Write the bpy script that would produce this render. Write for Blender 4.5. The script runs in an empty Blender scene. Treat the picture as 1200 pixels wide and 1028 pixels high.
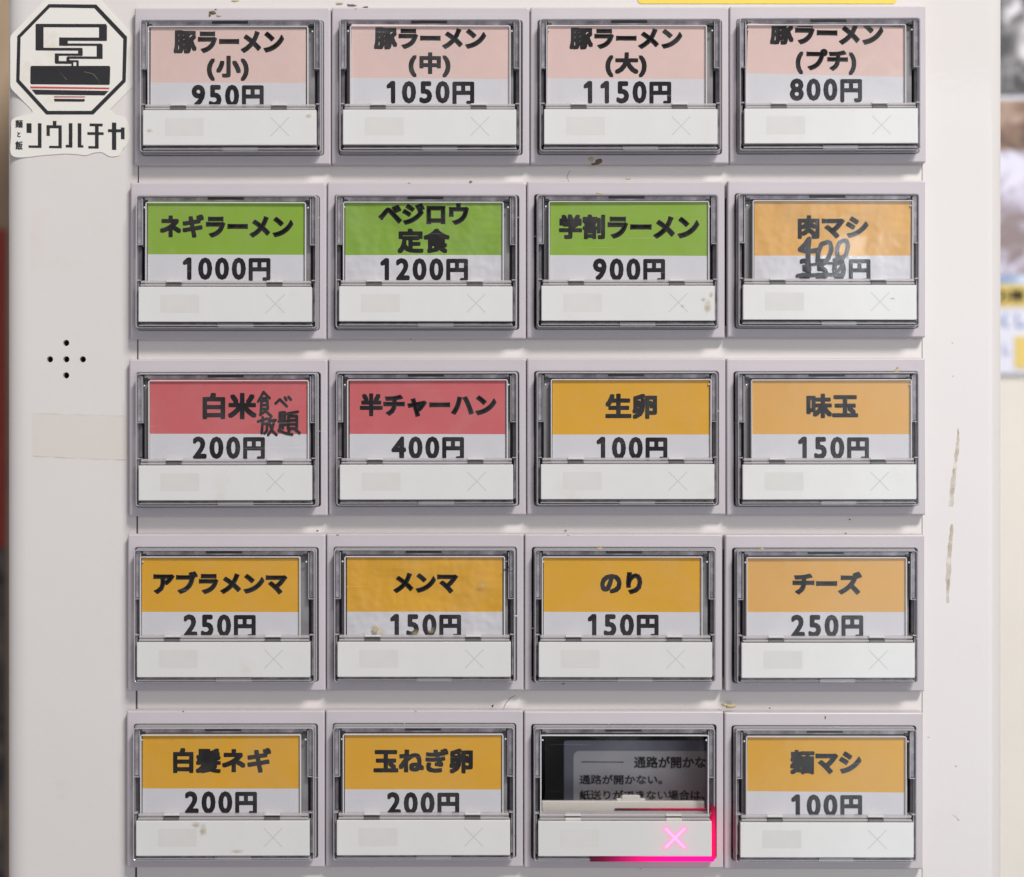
import bpy, bmesh, math, random
from mathutils import Vector, Matrix
random.seed(7)
C = bpy.context.scene.collection
SC = bpy.context.scene

# ------------------------------------------------------------------ camera, world, light
S = 0.000215          # metres per unit of the front face (one unit = one photo pixel on the bezels)
DP = 1860.0           # camera distance in those units
D = DP * S
cam = bpy.data.cameras.new('camera'); camo = bpy.data.objects.new('camera', cam); C.objects.link(camo)
camo.location = (0, -D, 0); camo.rotation_euler = (math.radians(90), 0, 0)
cam.sensor_width = 36; cam.lens = 36 * DP / 1200.0
cam.clip_start = 0.01; cam.clip_end = 50
cam.dof.use_dof = True; cam.dof.focus_distance = D - 10 * S; cam.dof.aperture_fstop = 6
SC.camera = camo

w = bpy.data.worlds.new('World'); SC.world = w; w.use_nodes = True
bg = w.node_tree.nodes['Background']
bg.inputs[0].default_value = (0.985, 0.935, 1.0, 1); bg.inputs[1].default_value = 0.25

def area(name, loc, target, sx, sy, power, col):
    l = bpy.data.lights.new(name, 'AREA'); l.shape = 'RECTANGLE'; l.size = sx; l.size_y = sy
    l.energy = power; l.color = col
    o = bpy.data.objects.new(name, l); C.objects.link(o); o.location = loc
    o.rotation_euler = (Vector(target) - Vector(loc)).to_track_quat('-Z', 'Y').to_euler()
    return o
area('ceiling_lamp', (0.46, -0.86, 0.94), (0.03, 0, 0.02), 0.30, 0.22, 16.3, (1.0, 0.965, 0.925))
for wx, ww, wp in ((0.315, .07, .16), (0.385, .07, .34), (0.455, .07, .52), (0.94, .90, 7.5)):   # daylight window; narrow lamps added beside it to soften its reflected edge
    area('window_light', (wx, -1.6, -0.12), (wx, 0, -0.12), ww, 1.15, wp, (0.86, 0.93, 1.0))
area('far_ceiling_lamp', (0.457, -1.78, 0.270), (0.1, 0, 0.06), 0.022, 0.02, 0.08, (0.9, 0.95, 1.0))

vs = SC.view_settings
SC.display_settings.display_device = 'sRGB'
vs.view_transform = 'Standard'; vs.look = 'None'; vs.gamma = 1; vs.exposure = 0.08
SC.cycles.max_bounces = 10; SC.cycles.transparent_max_bounces = 24
SC.cycles.caustics_reflective = False; SC.cycles.caustics_refractive = False

# ------------------------------------------------------------------ helpers
def P(px, py, d=0.0):
    """photo pixel measured on a thing that stands d units in front of the bezel face -> world point"""
    f = (DP - d) / DP
    return Vector(((px - 600) * S * f, -d * S, (514 - py) * S * f))

def L(x, y, d=0.0):
    """local units (x right, y up, d towards the viewer) -> local metres"""
    return Vector((x * S, -d * S, y * S))

def newobj(name, bm, mats, parent=None, loc=None, smooth=False):
    bmesh.ops.recalc_face_normals(bm, faces=bm.faces)
    me = bpy.data.meshes.new(name); bm.to_mesh(me); bm.free()
    if not isinstance(mats, (list, tuple)): mats = [mats]
    for m in mats: me.materials.append(m)
    if smooth:
        for p in me.polygons: p.use_smooth = True
    o = bpy.data.objects.new(name, me); C.objects.link(o)
    if parent: o.parent = parent
    if loc is not None: o.location = loc
    return o

def empty(name, loc=(0, 0, 0), parent=None):
    o = bpy.data.objects.new(name, None); C.objects.link(o); o.location = loc
    if parent: o.parent = parent
    return o

def tag(o, label=None, cat=None, group=None, kind=None):
    if label: o['label'] = label
    if cat: o['category'] = cat
    if group: o['group'] = group
    if kind: o['kind'] = kind
    return o

def rr(wd, ht, r, d, cx=0, cy=0, seg=4):
    pts = []
    r = max(r, 0.01)
    for (sx, sy, a0) in ((1, 1, 0), (-1, 1, 90), (-1, -1, 180), (1, -1, 270)):
        for k in range(seg + 1):
            a = math.radians(a0 + 90 * k / seg)
            pts.append(L(cx + sx * (wd / 2 - r) + r * math.cos(a), cy + sy * (ht / 2 - r) + r * math.sin(a), d))
    return pts

def loft(bm, loops, cap0=False, cap1=False, mi=0, closed=False):
    rows = [[bm.verts.new(p) for p in lp] for lp in loops]
    n = len(rows[0])
    pairs = list(zip(rows[:-1], rows[1:]))
    if closed: pairs.append((rows[-1], rows[0]))
    for a, b in pairs:
        for i in range(n):
            f = bm.faces.new((a[i], a[(i + 1) % n], b[(i + 1) % n], b[i])); f.material_index = mi
    if cap0: bm.faces.new(list(reversed(rows[0]))).material_index = mi
    if cap1: bm.faces.new(rows[-1]).material_index = mi
    return rows

def ring(bm, wo, ho, t, d0, d1, r=3, cx=0, cy=0, bev=0.5, mi=0):
    loft(bm, [rr(wo, ho, r, d0, cx, cy), rr(wo, ho, r, d1 - bev, cx, cy), rr(wo - 2 * bev, ho - 2 * bev, r, d1, cx, cy),
              rr(wo - 2 * t + 2 * bev, ho - 2 * t + 2 * bev, max(r - t, .3), d1, cx, cy),
              rr(wo - 2 * t, ho - 2 * t, max(r - t, .3), d1 - bev, cx, cy), rr(wo - 2 * t, ho - 2 * t, max(r - t, .3), d0, cx, cy)], mi=mi, closed=True)

def slab(bm, x0, x1, y0, y1, d0, d1, bev=0.4, r=0.5, mi=0):
    """rounded box, local units"""
    cx, cy, wd, ht = (x0 + x1) / 2, (y0 + y1) / 2, abs(x1 - x0), abs(y1 - y0)
    loft(bm, [rr(wd, ht, r, d0, cx, cy, 2), rr(wd, ht, r, d1 - bev, cx, cy, 2),
              rr(wd - 2 * bev, ht - 2 * bev, max(r - bev, .05), d1, cx, cy, 2)], True, True, mi)

# ------------------------------------------------------------------ materials
def mat(name, col, rough=0.5, spec=0.5, bump=0.0, bscale=800, bdist=0.0002, var=0.0, vscale=40, coat=0.0, metal=0.0, emis=None, grime=None):
    m = bpy.data.materials.new(name); m.use_nodes = True
    nt = m.node_tree; b = nt.nodes['Principled BSDF']
    b.inputs['Base Color'].default_value = (*col, 1); b.inputs['Roughness'].default_value = rough
    b.inputs['Specular IOR Level'].default_value = spec; b.inputs['Coat Weight'].default_value = coat
    b.inputs['Metallic'].default_value = metal
    tc = nt.nodes.new('ShaderNodeTexCoord')
    colsock = None
    if var:
        n = nt.nodes.new('ShaderNodeTexNoise'); n.inputs['Scale'].default_value = vscale; n.inputs['Detail'].default_value = 6
        n.inputs['Roughness'].default_value = 0.6
        nt.links.new(tc.outputs['Object'], n.inputs['Vector'])
        r = nt.nodes.new('ShaderNodeMapRange'); r.inputs[1].default_value = .3; r.inputs[2].default_value = .7
        r.inputs[3].default_value = 1 - var; r.inputs[4].default_value = 1 + var * .4
        nt.links.new(n.outputs[0], r.inputs[0])
        mx = nt.nodes.new('ShaderNodeVectorMath'); mx.operation = 'SCALE'; mx.inputs[0].default_value = col
        nt.links.new(r.outputs[0], mx.inputs['Scale']); colsock = mx.outputs[0]
    if grime:
        gcol, gscale, thr, amt = grime
        n = nt.nodes.new('ShaderNodeTexNoise'); n.inputs['Scale'].default_value = gscale; n.inputs['Detail'].default_value = 8
        n.inputs['Roughness'].default_value = 0.7
        mp = nt.nodes.new('ShaderNodeVectorMath'); mp.operation = 'ADD'
        oi = nt.nodes.new('ShaderNodeObjectInfo')
        cb = nt.nodes.new('ShaderNodeVectorMath'); cb.operation = 'SCALE'; cb.inputs[0].default_value = (3, 5, 7)
        nt.links.new(oi.outputs['Random'], cb.inputs['Scale']); nt.links.new(cb.outputs[0], mp.inputs[1])
        nt.links.new(tc.outputs['Object'], mp.inputs[0]); nt.links.new(mp.outputs[0], n.inputs['Vector'])
        r = nt.nodes.new('ShaderNodeMapRange'); r.inputs[1].default_value = thr; r.inputs[2].default_value = thr + .18
        r.inputs[3].default_value = 0; r.inputs[4].default_value = amt
        nt.links.new(n.outputs[0], r.inputs[0])
        mx = nt.nodes.new('ShaderNodeMix'); mx.data_type = 'RGBA'; mx.inputs[6].default_value = (*col, 1); mx.inputs[7].default_value = (*gcol, 1)
        nt.links.new(r.outputs[0], mx.inputs[0])
        if colsock: nt.links.new(colsock, mx.inputs[6])
        colsock = mx.outputs[2]
    if colsock: nt.links.new(colsock, b.inputs['Base Color'])
    if bump:
        n = nt.nodes.new('ShaderNodeTexNoise'); n.inputs['Scale'].default_value = bscale; n.inputs['Detail'].default_value = 3
        nt.links.new(tc.outputs['Object'], n.inputs['Vector'])
        bp = nt.nodes.new('ShaderNodeBump'); bp.inputs['Strength'].default_value = bump; bp.inputs['Distance'].default_value = bdist
        nt.links.new(n.outputs[0], bp.inputs['Height']); nt.links.new(bp.outputs[0], b.inputs['Normal'])
        nt.links.new(bp.outputs[0], b.inputs['Coat Normal'])
    if emis:
        b.inputs['Emission Color'].default_value = (*emis[0], 1); b.inputs['Emission Strength'].default_value = emis[1]
    return m

def clear_mat(name, tint, rough, body=0.0, bodycol=(.5, .5, .52), ior=1.49, bump=0, haze=0):
    """clear moulded plastic: transparent, reflecting more at grazing angles, with an optional pale diffuse body"""
    m = bpy.data.materials.new(name); m.use_nodes = True; nt = m.node_tree; nt.nodes.clear()
    out = nt.nodes.new('ShaderNodeOutputMaterial')
    tr = nt.nodes.new('ShaderNodeBsdfTransparent'); tr.inputs[0].default_value = (*tint, 1)
    gl = nt.nodes.new('ShaderNodeBsdfGlossy'); gl.inputs['Roughness'].default_value = rough
    fr = nt.nodes.new('ShaderNodeFresnel'); fr.inputs[0].default_value = ior
    mx = nt.nodes.new('ShaderNodeMixShader')
    if haze:
        tc = nt.nodes.new('ShaderNodeTexCoord'); oi = nt.nodes.new('ShaderNodeObjectInfo')
        cb = nt.nodes.new('ShaderNodeVectorMath'); cb.operation = 'SCALE'; cb.inputs[0].default_value = (3, 5, 7); nt.links.new(oi.outputs['Random'], cb.inputs['Scale'])
        ad = nt.nodes.new('ShaderNodeVectorMath'); ad.operation = 'ADD'; nt.links.new(tc.outputs['Object'], ad.inputs[0]); nt.links.new(cb.outputs[0], ad.inputs[1])
        n1 = nt.nodes.new('ShaderNodeTexNoise'); n1.inputs['Scale'].default_value = 70; n1.inputs['Detail'].default_value = 7; n1.inputs['Roughness'].default_value = .65; n1.inputs['Distortion'].default_value = .6
        nt.links.new(ad.outputs[0], n1.inputs['Vector'])
        mr = nt.nodes.new('ShaderNodeMapRange'); mr.inputs[1].default_value = .45; mr.inputs[2].default_value = .75; mr.inputs[3].default_value = 0; mr.inputs[4].default_value = haze
        nt.links.new(n1.outputs[0], mr.inputs[0])
        # fine wipe scratches
        mp = nt.nodes.new('ShaderNodeMapping'); mp.inputs['Scale'].default_value = (40, 1, 2500); mp.inputs['Rotation'].default_value = (0, .5, 0)
        n2 = nt.nodes.new('ShaderNodeTexNoise'); n2.inputs['Scale'].default_value = 1.0; n2.inputs['Detail'].default_value = 2
        nt.links.new(ad.outputs[0], mp.inputs[0]); nt.links.new(mp.outputs[0], n2.inputs['Vector'])
        m3 = nt.nodes.new('ShaderNodeMapRange'); m3.inputs[1].default_value = .70; m3.inputs[2].default_value = .78; m3.inputs[3].default_value = 0; m3.inputs[4].default_value = .07
        nt.links.new(n2.outputs[0], m3.inputs[0])
        sm = nt.nodes.new('ShaderNodeMath'); nt.links.new(mr.outputs[0], sm.inputs[0]); nt.links.new(m3.outputs[0], sm.inputs[1])
        df = nt.nodes.new('ShaderNodeBsdfDiffuse'); df.inputs[0].default_value = (.8, .78, .76, 1)
        m2 = nt.nodes.new('ShaderNodeMixShader'); nt.links.new(sm.outputs[0], m2.inputs[0])
        nt.links.new(tr.outputs[0], m2.inputs[1]); nt.links.new(df.outputs[0], m2.inputs[2]); base = m2.outputs[0]
    elif body:
        df = nt.nodes.new('ShaderNodeBsdfDiffuse'); df.inputs[0].default_value = (*bodycol, 1)
        m2 = nt.nodes.new('ShaderNodeMixShader'); m2.inputs[0].default_value = body
        nt.links.new(tr.outputs[0], m2.inputs[1]); nt.links.new(df.outputs[0], m2.inputs[2]); base = m2.outputs[0]
    else: base = tr.outputs[0]
    if bump:
        tc = nt.nodes.new('ShaderNodeTexCoord'); n = nt.nodes.new('ShaderNodeTexNoise'); n.inputs['Scale'].default_value = 160
        n.inputs['Detail'].default_value = 2
        nt.links.new(tc.outputs['Object'], n.inputs['Vector'])
        bp = nt.nodes.new('ShaderNodeBump'); bp.inputs['Strength'].default_value = bump; bp.inputs['Distance'].default_value = .0005
        nt.links.new(n.outputs[0], bp.inputs['Height']); nt.links.new(bp.outputs[0], gl.inputs['Normal'])
    ge = nt.nodes.new('ShaderNodeNewGeometry'); sb = nt.nodes.new('ShaderNodeMath'); sb.operation = 'SUBTRACT'; sb.inputs[0].default_value = 1
    mu = nt.nodes.new('ShaderNodeMath'); mu.operation = 'MULTIPLY'
    nt.links.new(ge.outputs['Backfacing'], sb.inputs[1]); nt.links.new(sb.outputs[0], mu.inputs[0]); nt.links.new(fr.outputs[0], mu.inputs[1])
    nt.links.new(mu.outputs[0], mx.inputs[0]); nt.links.new(base, mx.inputs[1]); nt.links.new(gl.outputs[0], mx.inputs[2])
    nt.links.new(mx.outputs[0], out.inputs[0])
    return m

M = {}
M['panel'] = mat('painted_panel', (.705, .672, .650), .27, .5, bump=.10, bscale=520, bdist=.0003, var=.035, vscale=11, coat=.35, grime=((.55, .47, .36), 28, .60, .35))
def vary(m, amt):
    nt = m.node_tree; b = nt.nodes['Principled BSDF']; src = b.inputs['Base Color'].links[0].from_socket
    oi = nt.nodes.new('ShaderNodeObjectInfo'); r = nt.nodes.new('ShaderNodeMapRange'); r.inputs[3].default_value = 1 - amt; r.inputs[4].default_value = 1 + amt
    nt.links.new(oi.outputs['Random'], r.inputs[0]); v = nt.nodes.new('ShaderNodeVectorMath'); v.operation = 'SCALE'
    nt.links.new(src, v.inputs[0]); nt.links.new(r.outputs[0], v.inputs['Scale']); nt.links.new(v.outputs[0], b.inputs['Base Color'])
M['strip_metal'] = mat('gap_strip', (.74, .70, .67), .42, .5, bump=.1, bscale=500, var=.03, vscale=20)
M['bezel'] = mat('bezel_plastic', (.53, .492, .515), .42, .5, bump=.12, bscale=1500, bdist=.0001, var=.03, vscale=60, grime=((.40, .33, .25), 120, .66, .5))
vary(M['bezel'], .035)
M['well'] = mat('well_plastic', (.12, .11, .125), .3, .6, var=.5, vscale=400)
M['block'] = mat('smoky_block', (.30, .28, .31), .15, .7, var=.6, vscale=330)
M['backing'] = mat('grey_backing', (.22, .215, .215), .35, .5, var=.35, vscale=90)
M['slot'] = mat('black_slot', (.03, .029, .033), .3, .5)
M['white_strip'] = mat('white_indicator', (.69, .69, .672), .16, .5, coat=.5, bump=.12, bscale=120, bdist=.0004, var=.04, vscale=90, grime=((.52, .47, .37), 60, .60, .40))
M['faint'] = mat('faint_window', (.632, .625, .60), .25, .5, var=.03, vscale=200)
M['faintx'] = mat('faint_cross', (.54, .54, .525), .25, .5)
M['edge'] = clear_mat('clear_wall', (.93, .93, .95), .05, .40, (.76, .74, .75), 1.7)
M['ringm'] = clear_mat('clear_lid_rim', (.95, .95, .97), .05, .62, (.86, .84, .84), 1.8)  # white highlight along the rim is put into its body colour
M['hinge'] = clear_mat('clear_hinge', (.85, .84, .84), .10, .55, (.66, .63, .64), 1.6)
M['tab'] = mat('hinge_tab_plastic', (.13, .125, .12), .2, .6, var=.3, vscale=300)
M['tablight'] = mat('hinge_tab_highlight', (.62, .61, .60), .25, .6)  # highlight on the tab's top, put into a pale colour
M['pane'] = clear_mat('clear_pane', (.985, .985, .985), .085, 0, bump=.12, haze=.03)
M['screw'] = mat('pin_head', (.62, .60, .58), .15, .8)
M['black'] = mat('black_ink', (.010, .009, .010), .6, .15)
M['marker'] = mat('marker_ink', (.014, .013, .016), .3, .5)
def cardm(n, c): return mat(n, c, .5, .3, bump=.45, bscale=45, bdist=.0008, var=.06, vscale=45)
M['c_white'] = cardm('card_paper', (.63, .62, .65))
M['c_pink'] = cardm('pink_ink', (.70, .51, .465))
M['c_green'] = cardm('green_ink', (.24, .40, .040))
M['c_red'] = cardm('red_ink', (.58, .125, .135))
M['c_orange'] = cardm('orange_ink', (.70, .365, .028))
for k_, c_ in (('white', (.63, .62, .65)), ('green', (.225, .385, .045)), ('orange', (.70, .365, .028)), ('amber', (.70, .375, .085))):
    M['x_' + k_] = mat('creased_' + k_, c_, .32, .5, bump=.9, bscale=75, bdist=.0022, var=.10, vscale=60)
M['c_amber'] = cardm('amber_ink', (.70, .375, .085))
M['sticker'] = mat('sticker_vinyl', (.77, .745, .69), .35, .5, bump=.1, bscale=70, bdist=.0005, grime=((.60, .50, .33), 60, .6, .5))
M['ink'] = mat('sticker_black', (.028, .028, .032), .3, .5, var=.2, vscale=120)
M['inkred'] = mat('sticker_red', (.55, .07, .07), .35, .5)
M['inkpink'] = mat('sticker_pink', (.50, .20, .21), .35, .5)
M['yellow'] = mat('yellow_label', (.80, .60, .085), .4, .5, bump=.1, bscale=100, var=.04)
M['dirt'] = mat('brown_dirt', (.17, .12, .07), .8, .2, var=.5, vscale=900, bump=.6, bscale=1500)
M['beige'] = mat('beige_grime', (.50, .41, .24), .7, .2, var=.25, vscale=700, bump=.4, bscale=1500)
M['hole'] = mat('hole_dark', (.012, .011, .01), .6, .3)
M['wallr'] = mat('cream_wall', (.76, .725, .655), .7, .2, bump=.15, bscale=120, var=.03)
M['cream'] = mat('cream_plastic', (.62, .58, .53), .35, .5, var=.05)
M['seam'] = mat('seam_dark', (.02, .02, .02), .6, .2)

def smudge_mat(name, col, alpha, scale, soft=False):
    m = bpy.data.materials.new(name); m.use_nodes = True; nt = m.node_tree; b = nt.nodes['Principled BSDF']
    b.inputs['Base Color'].default_value = (*col, 1); b.inputs['Roughness'].default_value = .75
    tc = nt.nodes.new('ShaderNodeTexCoord'); n = nt.nodes.new('ShaderNodeTexNoise'); n.inputs['Scale'].default_value = scale
    n.inputs['Detail'].default_value = 5; nt.links.new(tc.outputs['Object'], n.inputs['Vector'])
    r = nt.nodes.new('ShaderNodeMapRange'); r.inputs[1].default_value = .34; r.inputs[2].default_value = .60; r.inputs[3].default_value = 0; r.inputs[4].default_value = alpha
    nt.links.new(n.outputs[0], r.inputs[0]); a = r.outputs[0]
    if soft:      # fades out towards its own rim
        sx = nt.nodes.new('ShaderNodeSeparateXYZ'); nt.links.new(tc.outputs['Generated'], sx.inputs[0])
        cv = nt.nodes.new('ShaderNodeCombineXYZ'); nt.links.new(sx.outputs[0], cv.inputs[0]); nt.links.new(sx.outputs[2], cv.inputs[1])
        ds = nt.nodes.new('ShaderNodeVectorMath'); ds.operation = 'DISTANCE'; nt.links.new(cv.outputs[0], ds.inputs[0]); ds.inputs[1].default_value = (.5, .5, 0)
        m2 = nt.nodes.new('ShaderNodeMapRange'); m2.interpolation_type = 'SMOOTHSTEP'; m2.inputs[1].default_value = .10; m2.inputs[2].default_value = .46; m2.inputs[3].default_value = 1; m2.inputs[4].default_value = 0
        nt.links.new(ds.outputs['Value'], m2.inputs[0]); mu = nt.nodes.new('ShaderNodeMath'); mu.operation = 'MULTIPLY'
        nt.links.new(a, mu.inputs[0]); nt.links.new(m2.outputs[0], mu.inputs[1]); a = mu.outputs[0]
    nt.links.new(a, b.inputs['Alpha'])
    return m
M['smudge'] = smudge_mat('tan_smudge', (.50, .41, .27), .48, 260)
M['film'] = smudge_mat('oil_film', (.50, .42, .27), .55, 420, True)
M['tape'] = clear_mat('yellowed_tape', (.992, .986, .965), .35, .025, (.66, .60, .50), 1.12)

# ------------------------------------------------------------------ lettering
_gc = {}
def glyph(ch, off=0.0):
    if ch in '0123456789円': off = 0
    if (ch, off) in _gc: return _gc[(ch, off)]
    c = bpy.data.curves.new('g', 'FONT'); c.body = ch; c.resolution_u = 3; c.size = 1; c.offset = off
    o = bpy.data.objects.new('g', c); C.objects.link(o)
    bpy.context.view_layer.update()
    me = o.to_mesh(); vs_ = [(v.co.x, v.co.y) for v in me.vertices]; fs = [tuple(p.vertices) for p in me.polygons]
    o.to_mesh_clear(); bpy.data.objects.remove(o); bpy.data.curves.remove(c)
    xs = [v[0] for v in vs_]; ys = [v[1] for v in vs_]
    _gc[(ch, off)] = (vs_, fs, min(xs), max(xs), min(ys), max(ys))
    return _gc[(ch, off)]

OFFSET_OK = set('ラーメンマブアチズャハプリベジロウシり')
def line_polys(text, pitch=1.0, off=0.0):
    """-> verts, faces of one line, every glyph on its own cell; with off, simple kana are thickened by outline offset and listed apart"""
    V, F, K = [], [], []
    x = 0
    for ch in text:
        if ch == ' ': x += .5; continue
        o = off if ch in OFFSET_OK else 0.0
        for oo in ({0.0, o}):
            vs_, fs, x0, x1, y0, y1 = glyph(ch, oo)
            ox = x - glyph(ch)[2] + .06 if ch in '()' else x
            b = len(V)
            V += [(vx + ox, vy) for vx, vy in vs_]; F += [tuple(i + b for i in f) for f in fs]; K += [o > 0] * len(fs)
        x += (.42 if ch in '()' else 1.0) * pitch
    line_polys.kinds = K
    return V, F

def fit(V, x0, x1, y0, y1, r):
    """scale flat letters (y up) into an image-like box (y down) whose outline includes the bold radius r"""
    a0, a1 = min(v[0] for v in V), max(v[0] for v in V); b0, b1 = min(v[1] for v in V), max(v[1] for v in V)
    sx = (x1 - x0 - 2 * r) / (a1 - a0); sy = (y1 - y0 - 2 * r) / max(b1 - b0, 1e-6)
    return [(x0 + r + (v[0] - a0) * sx, y0 + r + (b1 - v[1]) * sy) for v in V]

def bold(bm, V, F, r, d, tr, mi=0, n=8, soft=False):
    q_ = .72 if soft else .93
    offs = [(0, 0), (r * q_, r * q_), (-r * q_, r * q_), (-r * q_, -r * q_), (r * q_, -r * q_), (r, 0), (-r, 0), (0, r), (0, -r)]
    for k, (ox, oy) in enumerate(offs):
        vv = [bm.verts.new(tr(x + ox, y + oy, d + k * .012)) for x, y in V]
        for f in F:
            try: bm.faces.new([vv[i] for i in f]).material_index = mi
            except ValueError: pass

def price_polys(text, right, top, dh=26.4):
    """digits then the yen character; right edge of the yen character and top of the digits given"""
    V, F = [], []
    r = 1.38
    z = glyph('0'); zh = z[5] - z[4]; zw = z[3] - z[2]
    sx, sy = (16.6 - 2 * r) / zw, (dh - 2 * r) / zh
    vs_, fs, x0, x1, y0, y1 = glyph('円')
    ex0, ex1, ey0, ey1 = right - 25.8, right - .2, top + .8, top + 28.2
    v2 = fit(vs_, ex0, ex1, ey0, ey1, r)
    V += v2; F += fs
    n = len(text); pitch = 19.7
    for i, ch in enumerate(text):
        vs_, fs, x0, x1, y0, y1 = glyph(ch)
        cx = ex0 - 3.2 - 8.3 - (n - 1 - i) * pitch
        gx = (x0 + x1) / 2
        if ch == '1':
            b = len(V); X0 = cx - 6.5 + r
            V += [(X0, top + 5.4), (X0 + 4.6, top + r), (X0 + 7.4 , top + r), (X0 + 7.4, top + dh - r), (X0 + 5.0, top + dh - r), (X0 + 5.0, top + 6.2), (X0, top + 7.6)]
            F += [(b, b + 1, b + 5, b + 6), (b + 1, b + 2, b + 3, b + 4, b + 5)]
            continue
        b = len(V)
        V += [(cx + (vx - gx) * sx, top + r + (z[5] - vy) * sy) for vx, vy in vs_]
        F += [tuple(k + b for k in f) for f in fs]
    return V, F, r

def ribbon(bm, pts, wd, d, tr, mi=0, cap=True, z=0.0):
    """flat pen stroke through pts with round ends"""
    def disc(x, y, r, zz):
        vv = [bm.verts.new(tr(x + r * math.cos(a * math.pi / 5), y + r * math.sin(a * math.pi / 5), d + zz)) for a in range(10)]
        bm.faces.new(vv).material_index = mi
    for k in range(len(pts) - 1):
        (x0, y0), (x1, y1) = pts[k], pts[k + 1]
        dx, dy = x1 - x0, y1 - y0; l = math.hypot(dx, dy) or 1; nx, ny = -dy / l * wd / 2, dx / l * wd / 2
        zz = z + .01 * (k % 5)
        vv = [bm.verts.new(tr(a, b, d + zz)) for a, b in ((x0 + nx, y0 + ny), (x1 + nx, y1 + ny), (x1 - nx, y1 - ny), (x0 - nx, y0 - ny))]
        bm.faces.new(vv).material_index = mi
    if cap:
        for k, (x, y) in enumerate(pts): disc(x, y, wd / 2, z + .055 + .004 * (k % 3))

# ------------------------------------------------------------------ the machine
machine = empty('ticket_machine', P(600, 514, -12))
tag(machine, 'off-white meal ticket vending machine with twenty clear push buttons on its face', 'ticket machine')
MO = machine.location
PD = -12              # depth of the painted face
def Pm(px, py, d=0): return P(px, py, d) - MO

# face plate with a cut-out for the button field and five speaker holes
def face_plate():
    cu = bpy.data.curves.new('cu', 'CURVE'); cu.dimensions = '2D'; cu.fill_mode = 'BOTH'; cu.extrude = 3 * S
    def spl(pts):
        s = cu.splines.new('POLY'); s.points.add(len(pts) - 1)
        for q, (px, py) in zip(s.points, pts):
            v = P(px, py, PD); q.co = (v.x, v.z, 0, 1)
        s.use_cyclic_u = True
    spl([(36, -240), (1150.3, -240), (1150.3, 1290), (36, 1290)])
    spl([(162, 14), (1081, 14), (1081, 1030), (158, 1030)])
    for hx, hy in ((77.5, 402), (58.5, 421.2), (77.7, 421.2), (97, 421.2), (77.5, 440)):
        spl([(hx + 3.7 * math.cos(a * math.pi / 10), hy + 3.7 * math.sin(a * math.pi / 10)) for a in range(20)])
    o = bpy.data.objects.new('cu', cu); C.objects.link(o); bpy.context.view_layer.update()
    me = bpy.data.meshes.new_from_object(o); bpy.data.objects.remove(o)
    bm = bmesh.new(); bm.from_mesh(me)
    y0 = -PD * S
    for v in bm.verts: v.co = Vector((v.co.x, y0 + 3 * S - v.co.z, v.co.y)) - MO
    return newobj('face_plate', bm, M['panel'], machine)
face_plate()
# speaker cavity behind the holes
bm = bmesh.new()
def boxw(bm, a, b, d0, d1, mi=0):
    """box between image corners a, b (measured at d1) and depths d0..d1, relative to the machine"""
    x0, x1 = P(a[0], 0, d1).x, P(b[0], 0, d1).x; z0, z1 = P(0, a[1], d1).z, P(0, b[1], d1).z
    vv = [bm.verts.new(Vector((x, -d * S, z)) - MO) for d in (d0, d1) for (x, z) in ((x0, z0), (x1, z0), (x1, z1), (x0, z1))]
    for f in ((0, 1, 2, 3), (7, 6, 5, 4), (0, 4, 5, 1), (1, 5, 6, 2), (2, 6, 7, 3), (3, 7, 4, 0)):
        bm.faces.new([vv[i] for i in f]).material_index = mi
boxw(bm, (40, 385), (115, 458), -60, -26)
newobj('speaker_cone', bm, M['hole'], machine)

# rounded body shell: side strips that turn back from the face
def side(name, x_in, x_out, sgn, rad, ry):
    bm = bmesh.new(); prof = []
    z0, z1 = P(0, -240, PD).z, P(0, 1290, PD).z
    xi = P(x_in, 0, PD).x; yo = -PD * S; R = rad * S; Q = ry * S
    xo = P(x_out, 0, PD - 4).x
    prof.append((xi, yo)); xc = xo - sgn * R
    for k in range(15):
        a = math.pi / 2 * k / 14
        prof.append((xc + sgn * R * math.sin(a), yo + Q - Q * math.cos(a)))
    prof.append((xo, yo + .30)); 
    rows = [[bm.verts.new(Vector((x, y, z)) - MO) for x, y in prof] for z in (z0, z1)]
    for i in range(len(prof) - 1): bm.faces.new((rows[0][i], rows[0][i + 1], rows[1][i + 1], rows[1][i]))
    o = newobj(name, bm, M['panel'], machine, smooth=True)
    return o
side('side_panel', 1150.3, 1174.3, 1, 18, 11); side('side_panel', 36.0, 7.5, -1, 26, 15)
bm = bmesh.new(); boxw(bm, (30, -240), (1150, 1290), -1400, -1390); newobj('back_panel', bm, M['panel'], machine)
bm = bmesh.new(); boxw(bm, (120, -20), (1120, 1060), -330, -322); newobj('inner_plate', bm, M['slot'], machine)

seams = [[157, 388, 621, 854.5, 1085.5], [152, 383, 617, 852, 1085], [150.5, 384.5, 617, 851, 1084.9],
         [149, 382, 614.2, 849, 1084.2], [148, 381, 613.5, 848.3, 1082.3]]
tops = [[9, 8.5, 8, 7], [214, 213.4, 212.6, 211.6], [421, 420, 419.6, 420], [626, 625.6, 626, 626.8], [833, 832.4, 833.6, 835]]

# gap strips between the rows (white metal, same level as the face, with seams at the ends)
for i in range(6):
    if i == 0: continue
    elif i == 5: ya, yb = 1000, 1029
    else: ya, yb = 206 * i - 30, 206 * i + 26
    bm = bmesh.new()
    sh = -1.9 * i
    boxw(bm, (163.4 + sh * .3, ya), (1080.2, yb), PD - 8, PD - 1)
    newobj('gap_strip', bm, M['strip_metal'], machine)
    for v in []: pass

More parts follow.
